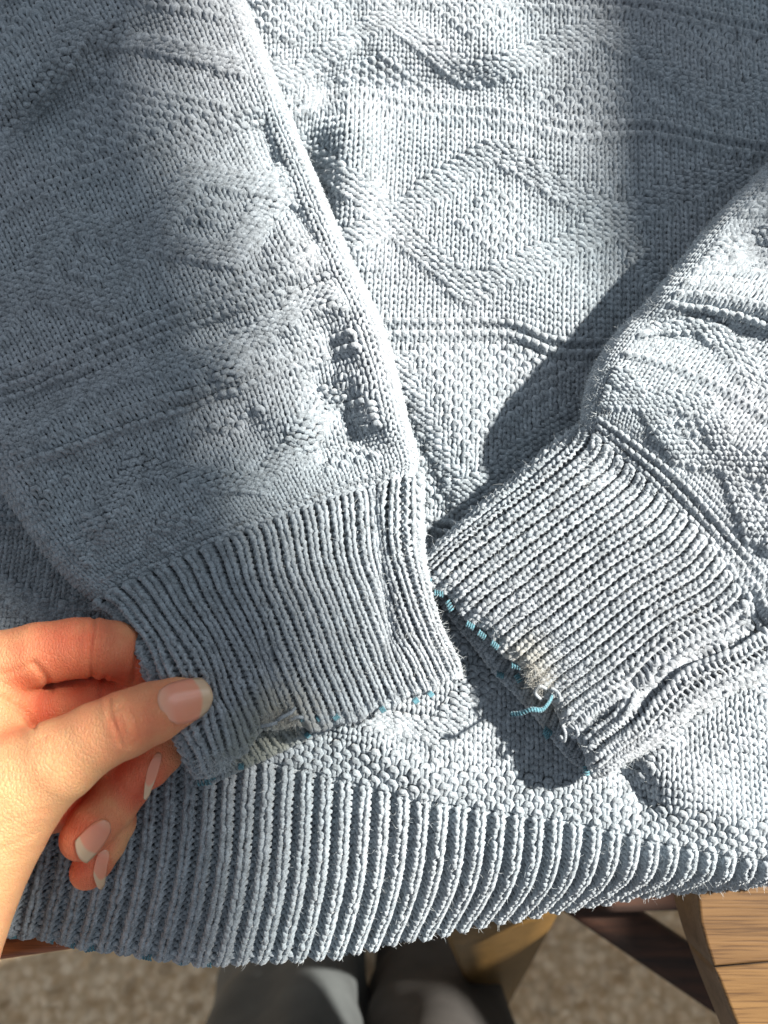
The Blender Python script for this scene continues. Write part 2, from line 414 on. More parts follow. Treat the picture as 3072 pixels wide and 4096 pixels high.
# ---- sleeves -----------------------------------------------------
def crom(keys, w):
    keys = np.asarray(keys, float); x = keys[:, 0]; Y = keys[:, 1:]
    m = np.zeros_like(Y); dx = np.diff(x)[:, None]; sl = np.diff(Y, axis=0)/dx
    m[1:-1] = (sl[:-1]*dx[1:]+sl[1:]*dx[:-1])/(dx[1:]+dx[:-1]); m[0] = sl[0]; m[-1] = sl[-1]
    ww = np.clip(w, x[0]-6, x[-1]+6)
    i = np.clip(np.searchsorted(x, ww)-1, 0, len(x)-2); h = (x[i+1]-x[i])[..., None]; t = ((ww-x[i])[..., None])/h
    tcl = np.clip(t, 0, 1); t2 = tcl*tcl; t3 = t2*tcl
    r = (2*t3-3*t2+1)*Y[i]+(t3-2*t2+tcl)*h*m[i]+(-2*t3+3*t2)*Y[i+1]+(t3-t2)*h*m[i+1]
    ex = t-tcl
    return r+ex*h*np.where(ex < 0, m[i], m[i+1])

class Sleeve:
    """flattened tube of cloth. keys: w, Lx,Ly,Rx,Ry, bend(px), bend centre, z top(mm), thickness(mm)"""
    def __init__(s, keys, folds, e=0.075, amax=2.5, rate=0.09, extra=None):
        s.rate = rate; s.extra = extra
        s.keys = keys; s.folds = folds; s.e = e; s.amax = amax
        th = np.linspace(0, amax, 60); s.th = th
        s.flat = 1-e; s.tot = s.flat+rate*amax
    def q_of(s, sg):                                    # arc position (in half widths) -> lateral q and angle
        a = np.clip((np.abs(sg)-s.flat)/s.rate, 0, s.amax)
        q = np.where(np.abs(sg) <= s.flat, np.abs(sg), s.flat+s.e*np.sin(a))
        return np.sign(sg)*q, a
    def raw(s, sg, w):
        k = crom(s.keys, w); dk = (crom(s.keys, w+.5)-crom(s.keys, w-.5))
        q, a = s.q_of(sg)
        Lx, Ly, Rx, Ry, bend, bc, zt, T = [k[..., i] for i in range(8)]
        f = (q+1)/2
        px = Lx+(Rx-Lx)*f; py = Ly+(Ry-Ly)*f
        cx = dk[..., 0]+dk[..., 2]; cy = dk[..., 1]+dk[..., 3]; n_ = np.hypot(cx, cy)+1e-9
        qq = q-bc
        bb = np.where(qq > 0, 1-(qq/(1-bc))**2, 1-(qq/(1+bc))**2)*bend
        if s.extra is not None: bb = bb+s.extra(q, w)
        px = px+cx/n_*bb; py = py+cy/n_*bb
        top = bumps(px, py, s.folds)*np.clip(1-(np.abs(q))**8, 0, 1)
        z = zt*1e-3+top-(T*1e-3/2)*(1-np.cos(a))
        return P(px, py, z)

KL = [(0, 792, 3112, 1839, 2700, -6, 0, 25, 9),
      (5, 770, 3030, 1800, 2615, 15, 0, 26, 9),
      (13, 705, 2860, 1745, 2500, 30, 0, 29, 9),
      (22, 612, 2650, 1690, 2330, 20, 0, 28, 12),
      (30, 500, 2495, 1652, 2150, 25, 0, 24, 19),
      (38, 400, 2400, 1655, 1900, 35, 0, 22, 19),
      (42, 320, 2340, 1664, 1840, 30, 0, 22, 19),
      (50, 190, 2200, 1618, 1690, 20, 0, 22, 19),
      (62, -10, 1900, 1535, 1360, 10, 0, 22, 19),
      (75, -150, 1650, 1392, 1042, 5, 0, 22, 19),
      (101, -430, 1075, 1150, 475, 5, 0, 22, 19),
      (126, -700, 520, 938, -60, 5, 0, 22, 19),
      (148, -960, 20, 720, -560, 5, 0, 22, 19)]
FOLD_L = [(800, 2785, 835, 2800, 42, -3.5), (690, 2700, 760, 2860, 70, 5), (1070, 530, 1110, 650, 48, -7), (1150, 690, 1200, 750, 40, -6), (1180, 840, 1260, 960, 52, -9), (1120, 770, 1140, 800, 30, -4), (1090, 900, 1060, 980, 36, -4), (1170, 1160, 1300, 1110, 30, -4), (1290, 1370, 1370, 1660, 120, -8.5), (1480, 1340, 1570, 1740, 62, 5), (1400, 1520, 1470, 1530, 38, 3), (1300, 1700, 1480, 1640, 40, -3),
          (1290, 1810, 1540, 1745, 44, -7), (1060, 480, 1100, 420, 40, -3), (1190, 640, 1130, 790, 40, 3), (1100, 1010, 1390, 880, 40, 4), (1150, 1130, 1420, 1040, 44, 2), (1180, 1330, 1330, 1240, 38, 4), (1200, 1500, 1260, 1420, 40, 3), (1180, 1700, 1330, 1730, 50, 4),
          (1240, 1500, 1280, 1600, 30, -3), (1220, 620, 1500, 1320, 34, 3), (700, 700, 1000, 1150, 150, 4), (0, 380, 650, -40, 80, 7), (0, 640, 560, 170, 90, -6), (350, 300, 900, 60, 90, 4), (300, 620, 1050, 600, 90, -3),
          (0, 1640, 900, 1330, 60, -4), (300, 1500, 900, 1420, 60, 4), (250, 1780, 900, 1500, 50, 4), (600, 1950, 980, 1700, 60, -6), (450, 2080, 900, 1880, 70, 5), (760, 1640, 880, 1560, 40, -4),
          (100, 1500, 0, 1850, 90, 4), (0, 1800, 300, 2250, 60, 3), (820, 2900, 760, 2600, 60, 3), (1500, 2000, 1560, 2550, 44, -4), (1600, 2050, 1690, 2500, 30, 2), (900, 2100, 1200, 2500, 110, 3), (1050, 2620, 1120, 2840, 50, -3)]
SL = Sleeve(KL, FOLD_L, extra=lambda q, w: 88*np.exp(-((q+.40)/.27)**2)*np.clip(1-w/9, 0, 1.2)+9*np.sin(q*23)*np.clip(1-w/4, 0, 1.2))
KR = [(0, 1676, 2285, 2388, 3098, 55, .2, 19, 11),
      (6, 1790, 2178, 2465, 3030, 45, .1, 22, 14),
      (13, 1928, 2070, 2560, 2960, 25, 0, 25, 18),
      (26, 2170, 1888, 2808, 2752, 60, 0, 30, 24),
      (36, 2323, 1735, 3040, 2640, 70, 0, 33, 27),
      (42, 2335, 1650, 3160, 2560, 90, 0, 35, 29),
      (52, 2358, 1530, 3300, 2330, 120, 0, 37, 31),
      (66, 2470, 1345, 3480, 2020, 170, 0, 39, 33),
      (76, 2610, 1205, 3600, 1780, 190, 0, 39, 33),
      (92, 2850, 912, 3800, 1350, 190, 0, 37, 31),
      (106, 3072, 678, 4000, 1000, 150, 0, 34, 28),
      (118, 3260, 480, 4150, 700, 120, 0, 32, 28)]
FOLD_R = [(2600, 1180, 3150, 1250, 60, 6), (2620, 1330, 3150, 1500, 50, -3), (2450, 1480, 3150, 1850, 90, 4), (2750, 1250, 3100, 1350, 50, -3), (2450, 1900, 3100, 2300, 60, -3),
          (2980, 2500, 2560, 2760, 46, -9), (2560, 2760, 2330, 2915, 34, -5), (2900, 2650, 2400, 3020, 50, 4), (3000, 1000, 3150, 1060, 50, -5), (2420, 1650, 2650, 1750, 60, 3)]
SR = Sleeve(KR, FOLD_R, amax=2.3, rate=0.17, extra=lambda q, w: 12*np.sin(q*17+1)*np.clip(1-w/5, 0, 1.2))

def make_sleeve(nm, crel, SLV, cuffN, cuffC, slN, slC, patf, m_cuff, warp=None, mirror=False):
    tot = SLV.tot
    root = None
    def mk(C, warpf):
        def f(u, w):
            t = u/C*2-1                                # -1..1
            if warpf: t = warpf(t)
            return SLV.raw(t*tot, w)
        return f
    S_s = GridMap(mk(slC, None), 0, slC, cuffN-2, cuffN+slN+2, 1.0)
    def visk(S, C, n_, v0):
        U, V_ = np.meshgrid(np.arange(C)+.5, np.arange(n_)+.5+v0)
        px, py = pix(S(U, V_)); return (px > -160) & (px < 3230) & (py > -160)
    pt = patf(slC, slN); ec = np.abs((np.arange(slC)+.5)/slC*2-1)*tot; pt[:, ec > .90] = False
    o, sm = knit('sleeve', S_s, slC, slN, pt, keep=visk(S_s, slC, slN, cuffN), parent=sweater, v0=cuffN, pband=1.0)
    PIECES.append(sm)
    lining('lining', S_s, np.arange(0, slC+.1, 1), np.arange(cuffN, cuffN+slN, 1.0), 0.0016, o)
    S_c = GridMap(mk(cuffC, warp), 0, cuffC, -2, cuffN+2, 1.0)
    pc = np.tile(np.arange(cuffC) % 2 == 1, (cuffN, 1)); 
    c, sm2 = knit('cuff', S_c, cuffC, cuffN, pc, parent=o, mat=m_cuff, rib=(crel, 0.82, np.clip((np.arange(cuffN)+.5)/2.5, 0, 1)), d=0.34, v0=0, rad=0.36, H=0.76, a=.19, jit=.045)
    PIECES.append(sm2)
    lining('lining', S_c, np.arange(0, cuffC+.1, 1), np.arange(0.6, cuffN+1, 1.0), 0.0014, o)
    return o, c, S_s, S_c

def patL(C, n_):
    p = pattern(C, n_, [(5, 22, 'zig', 24, 6), (27, 35, 'zig', 24, 8), (41, 62, 'lattice', 30, 8), (66, 96, 'zig', 30, 18), (98, 120, 'lattice', 30, 4)],
                [1, 3, 24, 26, 36, 38, 40, 64, 66, 97])
    return p
def patR(C, n_):
    p = pattern(C, n_, [(6, 22, 'lattice', 26, 6), (24, 36, 'zig', 20, 3), (43, 64, 'zig', 26, 8)], [1, 3, 5, 23, 37, 39, 41, 44, 46, 48, 50, 56, 58, 65])
    return p
slL, cuL, S_sL, S_cL = make_sleeve('sleeve', .95, SL, 38, 52, 112, 54, patL, M_cuffL, warp=lambda t: t+0.13*(1-t*t))
slR, cuR, S_sR, S_cR = make_sleeve('sleeve', 1.35, SR, 38, 53, 80, 50, patR, M_cuffR, warp=lambda t: t+0.02*(1-t*t))
slL['label'] = 'sleeve whose worn cuff is pinched by the hand'
slR['label'] = 'sleeve whose frayed cuff has a loose turquoise thread'

# ================================================================== edges, threads, fibres
def tube(pts, r, sides=6, closed=False):
    p = np.asarray(pts, float); n_ = len(p)
    T = np.gradient(p, axis=0); T /= np.linalg.norm(T, axis=1, keepdims=True)+1e-12
    ref = np.array([0.13, 0.21, 1.0]); N = np.cross(T, ref); N /= np.linalg.norm(N, axis=1, keepdims=True)+1e-12
    B = np.cross(T, N); ph = np.arange(sides)*2*np.pi/sides
    r = np.broadcast_to(np.asarray(r, float), (n_,))
    V = p[:, None]+r[:, None, None]*(np.cos(ph)[None, :, None]*N[:, None]+np.sin(ph)[None, :, None]*B[:, None])
    idx = np.arange(n_*sides).reshape(n_, sides)
    a = idx[:-1]; b = idx[1:]
    Fc = np.stack([a, np.roll(a, -1, 1), np.roll(b, -1, 1), b], -1).reshape(-1, 4)
    V = V.reshape(-1, 3)
    u = np.arange(n_)/6.0; q = np.arange(sides)/sides
    ua = np.repeat(u[:-1, None], sides, 1); ub = np.repeat(u[1:, None], sides, 1); qa = np.broadcast_to(q, ua.shape); qb = qa+1/sides
    UV = np.stack([np.stack([ua, qa], -1), np.stack([ua, qb], -1), np.stack([ub, qb], -1), np.stack([ub, qa], -1)], -2).reshape(-1, 2)
    return V, Fc, UV
def join(parts):
    Vs, Fs, Us = [], [], []; o = 0
    for V, Fc, UV in parts: Vs.append(V); Fs.append(Fc+o); Us.append(UV); o += len(V)
    return np.vstack(Vs), np.vstack(Fs), np.vstack(Us)
def sm(pts, n_=8):
    p = np.asarray(pts, float); k = np.column_stack([np.arange(len(p)), p]); return crom(k, np.linspace(0, len(p)-1, (len(p)-1)*n_+1))

# cast-on cords that close the bottom edges of hem and cuffs
def cord(name, S, C, v, parent, mat, r=0.00062, wob=0.35, cols=None, zo=0.0):
    u = np.arange(0, C, 0.125); 
    p = S(u, (v(u) if callable(v) else v)+wob*np.sin(2*np.pi*u)*0.5)
    p = p + np.stack([0*u, 0*u, 0.0006*np.cos(2*np.pi*u)+zo], -1)
    if cols is not None:
        px, py = pix(p); p = p[cols(px, py)]
    V, Fc, UV = tube(p, r*(1+0.15*np.sin(u*2.3)[:len(p)]))
    return mesh_obj(name, V, Fc, mat, parent, uv=UV)
cord('edge_cord', S_body, NU, lambda u: .1+np.interp(1330+(u-46)*35.8, [1100, 1500, 2100, 2700, 3100], [0, 2.5, 9, 14, 17]), body, M_yarn, r=0.00085, wob=.8, cols=lambda x, y: (x > -150) & (x < 3220))
cord('edge_cord', S_cL, 52, 0.0, slL, M_cuffL, r=0.0007, wob=.7)
cord('edge_cord', S_cR, 53, 0.0, slR, M_cuffR, r=0.0007, wob=.7)

# the far layer of each cuff showing past the near one
def strip_map(A, B, C, n_):
    A = sm(A, 6); B = sm(B, 6)
    def f(u, v):
        ta = np.clip(u/C, -.05, 1.05); t = np.clip(v/n_, -.3, 1.3)[..., None]
        def at(K): return np.stack([np.interp(ta, np.linspace(0, 1, len(K)), K[:, i]) for i in range(3)], -1)
        q = at(B)*(1-t)+at(A)*t
        return P(q[..., 0], q[..., 1], q[..., 2]*1e-3)
    return f
def back_strip(A, B, C, n_, parent, mat):
    S = GridMap(strip_map(A, B, C, n_), 0, C, 0, n_)
    pc = np.tile(np.arange(C) % 2 == 1, (n_, 1))
    o, smq = knit('cuff_back', S, C, n_, pc, parent=parent, mat=mat, rib=(0.5, 0.5, np.clip((np.arange(n_)+.5)/2.5, 0, 1)), d=.34, rad=.36, a=.19)
    PIECES.append(smq)
    lining('lining', S, np.arange(0, C+.1), np.arange(.5, n_+.1), 0.0013, parent, mat=mat)
    cord('edge_cord', S, C, 0.0, parent, mat, r=.0007, wob=.7)
    return S
back_strip([(720, 2960, 15), (860, 2900, 15), (1000, 2850, 15), (1150, 2790, 15), (1340, 2740, 15)],
           [(812, 3138, 13), (900, 3102, 13), (1000, 3056, 13), (1100, 3010, 13), (1200, 2962, 13), (1300, 2918, 14), (1400, 2872, 15)], 26, 12, slL, M_cuffL)
back_strip([(1850, 2280, 10), (2000, 2450, 10), (2150, 2620, 10), (2300, 2790, 10), (2470, 2990, 10)],
           [(1690, 2305, 8), (1790, 2445, 8), (1895, 2575, 8), (1985, 2690, 8), (2080, 2790, 8), (2160, 2880, 8), (2225, 2965, 8), (2290, 3040, 8), (2375, 3095, 9)], 44, 12, slR, M_cuffR)

def zcast(px, py, S, C, n_):
    return 0
def thread_knot(px, py, z, ang, ln, r=0.00034, turns=3.5):
    """a small coil of fine thread wound over the cloth's edge"""
    t = np.linspace(0, 1, 34); a = t*turns*2*np.pi
    L = ln/12500
    c = P(px, py, z)
    ax = np.array([math.cos(ang), -math.sin(ang), 0]); nn = np.array([-ax[1], ax[0], 0])
    p = c+ax*((t-.5)*L)[:, None]+nn*(0.0009*np.cos(a))[:, None]+np.array([0, 0, 1])*(0.0010*np.sin(a))[:, None]
    return tube(p, r, 5)
kl = [(1836, 2708, .026, 45), (1776, 2748, .0265, 40), (1722, 2776, .0265, 30), (1663, 2803, .0265, 30), (1600, 2822, .0265, 30), (1530, 2838, .0265, 30), (1450, 2856, .0265, 30),
      (1345, 2868, .0262, 34), (1278, 2872, .0262, 40), (1215, 2872, .026, 34), (1230, 2940, .0155, 26), (1100, 3004, .0145, 26), (965, 3066, .0145, 26), (818, 3130, .0165, 70), (840, 3112, .0165, 60)]
kr = [(1712, 2317, .021, 44), (1754, 2374, .021, 44), (1797, 2424, .021, 52), (1838, 2460, .021, 46), (1880, 2502, .021, 40), (1926, 2540, .021, 44), (1978, 2580, .021, 48), (2062, 2665, .0185, 50),
      (2072, 2712, .014, 60), (2088, 2735, .0125, 50), (2040, 2750, .011, 40), (2180, 2733, .021, 34), (2185, 2938, .0105, 50), (2190, 2925, .0105, 40), (2345, 3082, .019, 50), (2350, 3060, .018, 40), (2000, 2700, .0105, 36)]
for parent, kk, sl_, S in ((slL, kl, -.35, 1), (slR, kr, .85, 1)):
    for x, y, z, ln in kk:
        if rng.random() < .25: continue
        ln = ln*rng.uniform(.5, 1.0); z -= .0004
        V, Fc, UV = thread_knot(x, y, z+.0006, sl_+rng.normal(0, .3), ln)
        mesh_obj('edge_thread', V, Fc, M_blue, parent, uv=UV)
for x, y, z, ln in [(55, 3742, -.008, 34), (205, 3760, -.009, 26), (285, 3778, -.010, 36), (360, 3794, -.0105, 44), (590, 3828, -.013, 40), (730, 3846, -.015, 26), (828, 3854, -.017, 44)]:
    V, Fc, UV = thread_knot(x, y, z, .1+rng.normal(0, .2), ln); mesh_obj('edge_thread', V, Fc, M_blue, body, uv=UV)
# loose turquoise thread end: two strands wound on each other
ctr_ = sm([(2044, 2857, 26), (2085, 2853, 29), (2125, 2838, 31), (2165, 2840, 31), (2190, 2818, 30), (2205, 2792, 25), (2203, 2775, 20)], 12)
pp = P(ctr_[:, 0], ctr_[:, 1], ctr_[:, 2]*1e-3); tt_ = np.linspace(0, 1, len(pp))
prt = []
for k in range(2):
    a = tt_*2*np.pi*11+k*np.pi
    prt.append(tube(pp+0.00045*np.stack([np.cos(a)*.4, np.cos(a), np.sin(a)], -1), .00052, 6))
V, Fc, UV = join(prt); lt = mesh_obj('loose_thread', V, Fc, M_blue, slR, uv=UV)
# pulled loops where the right-hand cuff has frayed, and at the worn spot of the other
M_fray = yarn_mat('frayed_yarn', (0.30, 0.31, 0.30), twist=False)
for parent, loops in ((slR, [[(2165, 2800, 21), (2140, 2770, 23), (2160, 2745, 25), (2185, 2755, 24)], [(2205, 2755, 24), (2232, 2770, 25), (2238, 2800, 23), (2215, 2805, 20)],
                             [(2250, 2905, 20), (2262, 2935, 22), (2255, 2965, 20), (2242, 2945, 18)], [(2300, 2900, 22), (2312, 2935, 22), (2290, 2950, 19)]]),
                      (slL, [[(1105, 2885, 26), (1130, 2868, 29), (1165, 2850, 30), (1180, 2830, 29)], [(1040, 2905, 25), (1075, 2900, 28), (1110, 2890, 28)], [(1160, 2880, 26), (1190, 2868, 28), (1220, 2872, 27)]])):
    for lp in loops:
        q = sm(lp, 8); V, Fc, UV = tube(P(q[:, 0], q[:, 1], q[:, 2]*1e-3), .0006, 8); mesh_obj('pulled_loop', V, Fc, M_cuffR, parent, uv=UV)

# fine loose fibres standing off the yarn
M_fib, nt, b = new_mat('loose_fibre'); b.inputs['Base Color'].default_value = (0.50, 0.55, 0.58, 1); b.inputs['Roughness'].default_value = .6
def fibres(name, smp, count, parent, ln=(.0008, .0026), wd=.000045, mat=None, loc=None):
    cs, ns, rs = smp
    i = rng.integers(0, len(cs), count)
    c = cs[i]; N = ns[i]
    dirv = N*rng.uniform(.2, 1.0, (count, 1))+rng.normal(0, .6, (count, 3)); dirv /= np.linalg.norm(dirv, axis=1, keepdims=True)
    c = c + dirv*rs[i][:, None]*0.9
    L = rng.uniform(*ln, count)[:, None]
    bend = rng.normal(0, 1, (count, 3)); bend -= (bend*dirv).sum(1, keepdims=True)*dirv
    side = np.cross(dirv, c-CAM); side /= np.linalg.norm(side, axis=1, keepdims=True)
    K = 4; V = np.empty((count, K, 2, 3))
    for k in range(K):
        t = k/(K-1); q = c+dirv*L*t+bend*L*0.55*t*t; wdt = wd*(1-.6*t)
        V[:, k, 0] = q-side*wdt; V[:, k, 1] = q+side*wdt
    idx = np.arange(count*K*2).reshape(count, K, 2)
    Fc = np.stack([idx[:, :-1, 0], idx[:, :-1, 1], idx[:, 1:, 1], idx[:, 1:, 0]], -1).reshape(-1, 4)
    return mesh_obj(name, V.reshape(-1, 3), Fc, mat or M_fib, parent, kind='stuff')
def sub(smp, f):
    px, py = pix(smp[0]); m = f(px, py); return tuple(a[m] for a in smp)
fibres('fuzz', PIECES[0], 34000, body, (.0007, .0023))
fibres('fuzz', PIECES[1], 13000, slL); fibres('fuzz', PIECES[2], 9000, slL)
fibres('fuzz', PIECES[3], 9000, slR); fibres('fuzz', PIECES[4], 8000, slR)
M_fib2, nt, b = new_mat('worn_fibre'); b.inputs['Base Color'].default_value = (0.42, 0.42, 0.39, 1); b.inputs['Roughness'].default_value = .7
fibres('frayed_tuft', sub(PIECES[2], lambda x, y: ((x-1120)/80)**2+((y-2875)/28)**2 < 1), 1500, slL, (.001, .003), .00005, M_fib2)
fibres('frayed_tuft', sub(PIECES[2], lambda x, y: ((x-880)/80)**2+((y-3050)/50)**2 < 1), 900, slL, (.001, .003), .00005, M_fib)
fibres('frayed_tuft', sub(PIECES[4], lambda x, y: ((x-2150)/60)**2+((y-2710)/45)**2 < 1), 1300, slR, (.001, .0028), .00005, M_fib2)

# ================================================================== the hand
M_skin, nt, b = new_mat('skin'); L = nt.links
att = nd(nt, 'ShaderNodeAttribute', attribute_name='flush')
n0 = nd(nt, 'ShaderNodeTexNoise'); n0.inputs['Scale'].default_value = 130; n0.inputs['Detail'].default_value = 4
n1 = nd(nt, 'ShaderNodeTexNoise'); n1.inputs['Scale'].default_value = 1500; n1.inputs['Detail'].default_value = 3
v1 = nd(nt, 'ShaderNodeTexVoronoi'); v1.inputs['Scale'].default_value = 1100; v1.feature = 'DISTANCE_TO_EDGE'
g0 = nd(nt, 'ShaderNodeNewGeometry')
mp = nd(nt, 'ShaderNodeMapping'); mp.inputs['Rotation'].default_value = (0, 0, .5); mp.inputs['Scale'].default_value = (1, .45, 1)
L.new(g0.outputs['Position'], mp.inputs[0])
for n_ in (n0, n1, v1): L.new(mp.outputs[0] if n_ is v1 else g0.outputs['Position'], n_.inputs['Vector'])
f = mathn(nt, 'ADD', att.outputs['Fac'], mathn(nt, 'MULTIPLY', mathn(nt, 'SUBTRACT', n0.outputs[0], .5), .5))
L.new(ramp(nt, f, [(0.0, (0.78, 0.42, 0.21)), (0.4, (0.78, 0.26, 0.13)), (0.9, (0.72, 0.12, 0.06))]), b.inputs['Base Color'])
b.inputs['Subsurface Weight'].default_value = .35; b.inputs['Subsurface Radius'].default_value = (1, .35, .18); b.inputs['Subsurface Scale'].default_value = .003
b.inputs['Roughness'].default_value = .48; b.inputs['Specular IOR Level'].default_value = .35
bp = nd(nt, 'ShaderNodeBump'); bp.inputs['Strength'].default_value = .8; bp.inputs['Distance'].default_value = .0004
L.new(mathn(nt, 'ADD', mathn(nt, 'MULTIPLY', n1.outputs[0], .6), mathn(nt, 'MULTIPLY', mathn(nt, 'MINIMUM', mathn(nt, 'MULTIPLY', v1.outputs['Distance'], 6), 1), .5)), bp.inputs['Height'])
L.new(bp.outputs[0], b.inputs['Normal'])

chains = {
 'thumb': [(768, 2792, 37, 6.4), (705, 2812, 39, 8.2), (620, 2848, 41, 9.7), (505, 2896, 42.5, 10.5), (380, 2950, 43, 10.9), (240, 3040, 42, 13), (90, 3130, 38, 16.5), (-60, 3310, 33, 19.5), (-200, 3540, 28, 22), (-330, 3850, 24, 24), (-480, 4200, 22, 26)],
 'web': [(-120, 2700, 26, 12.5), (-60, 2850, 28, 14), (-80, 3050, 30, 16)],
 'lobe': [(-40, 2790, 28, 12), (95, 2815, 22, 8.6)],
 'palm': [(-180, 2900, 14, 15), (-100, 3250, 14, 18), (130, 3230, 11, 10), (235, 3215, 12, 7.5)],
 'index': [(-120, 2705, 26, 12.5), (0, 2662, 28, 11.6), (150, 2617, 29, 10.6), (300, 2592, 28, 10.2), (372, 2590, 27, 9.8), (450, 2600, 24, 9.9), (545, 2632, 18, 9.4), (635, 2690, 13, 8.6), (690, 2770, 11, 7.6), (712, 2830, 11, 6.5)],
 'middle': [(-100, 2900, 16, 11), (200, 2832, 15, 9.6), (400, 2804, 14, 9.4), (560, 2805, 12, 9), (668, 2860, 10.5, 8.4), (682, 2930, 11.5, 7.9), (645, 3010, 14, 7.7), (595, 3065, 16, 7.5), (545, 3103, 17, 6.9)],
 'ring': [(-80, 3050, 12, 11), (300, 3000, 11, 9), (520, 3060, 11, 8.6), (505, 3140, 13, 8.6), (450, 3215, 16, 8.6), (380, 3292, 18.5, 8.2), (328, 3352, 20, 7.4)],
 'pinky': [(100, 3250, 11, 9), (400, 3200, 10, 8), (455, 3290, 10, 7.5), (420, 3370, 10.5, 7.1), (378, 3440, 11, 6.7), (352, 3484, 11.5, 6.2)],
}
def chain_pts(c):
    a = np.array(c, float); return P(a[:, 0], a[:, 1], a[:, 2]*1e-3), a[:, 3]*1e-3
h = 0.00065
allp = np.vstack([chain_pts(c)[0] for c in chains.values()])
lo_ = np.array([-0.225, -0.245, -0.004]); hi_ = np.array([allp[:, 0].max()+.012, allp[:, 1].max()+.016, 0.062])
nn = np.ceil((hi_-lo_)/h).astype(int)
gx = [lo_[i]+h*np.arange(nn[i]) for i in range(3)]
def chain_sdf(c):
    D = np.full(nn, .02, np.float32); Pp, r = chain_pts(c)
    for i in range(len(Pp)-1):
        a, b_ = Pp[i], Pp[i+1]; m = max(r[i], r[i+1])+.008
        i0 = np.maximum(((np.minimum(a, b_)-m-lo_)/h).astype(int), 0); i1 = np.minimum(((np.maximum(a, b_)+m-lo_)/h).astype(int)+1, nn)
        if (i1 <= i0).any(): continue
        X = gx[0][i0[0]:i1[0]][:, None, None]; Y = gx[1][i0[1]:i1[1]][None, :, None]; Z = gx[2][i0[2]:i1[2]][None, None]
        d = b_-a; L2 = d@d
        t = np.clip(((X-a[0])*d[0]+(Y-a[1])*d[1]+(Z-a[2])*d[2])/L2, 0, 1)
        q = np.sqrt((X-a[0]-t*d[0])**2+(Y-a[1]-t*d[1])**2+(Z-a[2]-t*d[2])**2)-(r[i]+(r[i+1]-r[i])*t)
        sl = tuple(slice(i0[k], i1[k]) for k in range(3))
        D[sl] = smin(D[sl], q.astype(np.float32), .0012)
    return D
def smin(a, b_, k):
    h_ = np.clip(.5+.5*(b_-a)/k, 0, 1); return b_*(1-h_)+a*h_-k*h_*(1-h_)
SD = {k: chain_sdf(c) for k, c in chains.items()}
G = smin(SD['thumb'], SD['web'], .006); G = smin(G, SD['palm'], .006); G = smin(G, SD['lobe'], .003)
G = smin(G, SD['index'], .0035)
for k in ('middle', 'ring', 'pinky'): G = smin(G, SD[k], .0012)
def surface_nets(D):
    s_ = D < 0; nx_, ny_, nz_ = D.shape
    c = np.zeros((nx_-1, ny_-1, nz_-1), np.int8)
    for i in (0, 1):
        for j in (0, 1):
            for k in (0, 1): c += s_[i:nx_-1+i, j:ny_-1+j, k:nz_-1+k]
    act = (c > 0) & (c < 8); ii = np.argwhere(act); id_ = -np.ones(act.shape, np.int64); id_[act] = np.arange(len(ii))
    acc = np.zeros((len(ii), 3)); cnt = np.zeros(len(ii))
    corners = [(0, 0, 0), (1, 0, 0), (0, 1, 0), (1, 1, 0), (0, 0, 1), (1, 0, 1), (0, 1, 1), (1, 1, 1)]
    val = [D[ii[:, 0]+a, ii[:, 1]+b_, ii[:, 2]+c_] for a, b_, c_ in corners]
    for p in range(8):
        for q in range(p+1, 8):
            if sum(abs(corners[p][k]-corners[q][k]) for k in range(3)) != 1: continue
            m = (val[p] < 0) != (val[q] < 0); t = val[p]/(val[p]-val[q]+1e-20)
            pos = np.array(corners[p])+t[:, None]*(np.array(corners[q])-np.array(corners[p]))
            acc[m] += pos[m]; cnt[m] += 1
    V = ii+acc/cnt[:, None]
    Fs = []
    for ax in range(3):
        a_, b_ = [(1, 2), (2, 0), (0, 1)][ax]
        s0 = np.take(s_, range(D.shape[ax]-1), ax); s1 = np.take(s_, range(1, D.shape[ax]), ax)
        e = np.argwhere(s0 != s1); e = e[(e[:, a_] > 0) & (e[:, b_] > 0) & (e[:, a_] < D.shape[a_]-1) & (e[:, b_] < D.shape[b_]-1)]
        inside = s_[tuple(e.T)]
        def cell(da, db):
            q = e.copy(); q[:, a_] -= da; q[:, b_] -= db; return id_[tuple(q.T)]
        f_ = np.stack([cell(1, 1), cell(0, 1), cell(0, 0), cell(1, 0)], -1)
        f_[~inside] = f_[~inside][:, ::-1]; Fs.append(f_)
    return V, np.vstack(Fs)
V, Fc = surface_nets(G)
V = lo_+V*h
# relax a little
def adj_smooth(V, Fc, it, lam=.5):
    e = np.vstack([Fc[:, [0, 1]], Fc[:, [1, 2]], Fc[:, [2, 3]], Fc[:, [3, 0]]]); cnt = np.bincount(e[:, 0], minlength=len(V))+np.bincount(e[:, 1], minlength=len(V))
    for _ in range(it):
        s_ = np.stack([np.bincount(e[:, 0], V[e[:, 1], k], len(V))+np.bincount(e[:, 1], V[e[:, 0], k], len(V)) for k in range(3)], -1)/np.maximum(cnt, 1)[:, None]
        V = V+lam*(s_-V)
    return V
V = adj_smooth(V, Fc, 4)
def vnorm(V, Fc):
    n_ = np.cross(V[Fc[:, 2]]-V[Fc[:, 0]], V[Fc[:, 3]]-V[Fc[:, 1]]); N = np.zeros_like(V)
    for k in range(4):
        for j in range(3): N[:, j] += np.bincount(Fc[:, k], n_[:, j], len(V))
    return N/(np.linalg.norm(N, axis=1, keepdims=True)+1e-15)
N = vnorm(V, Fc)
hx, hy = pix(V)
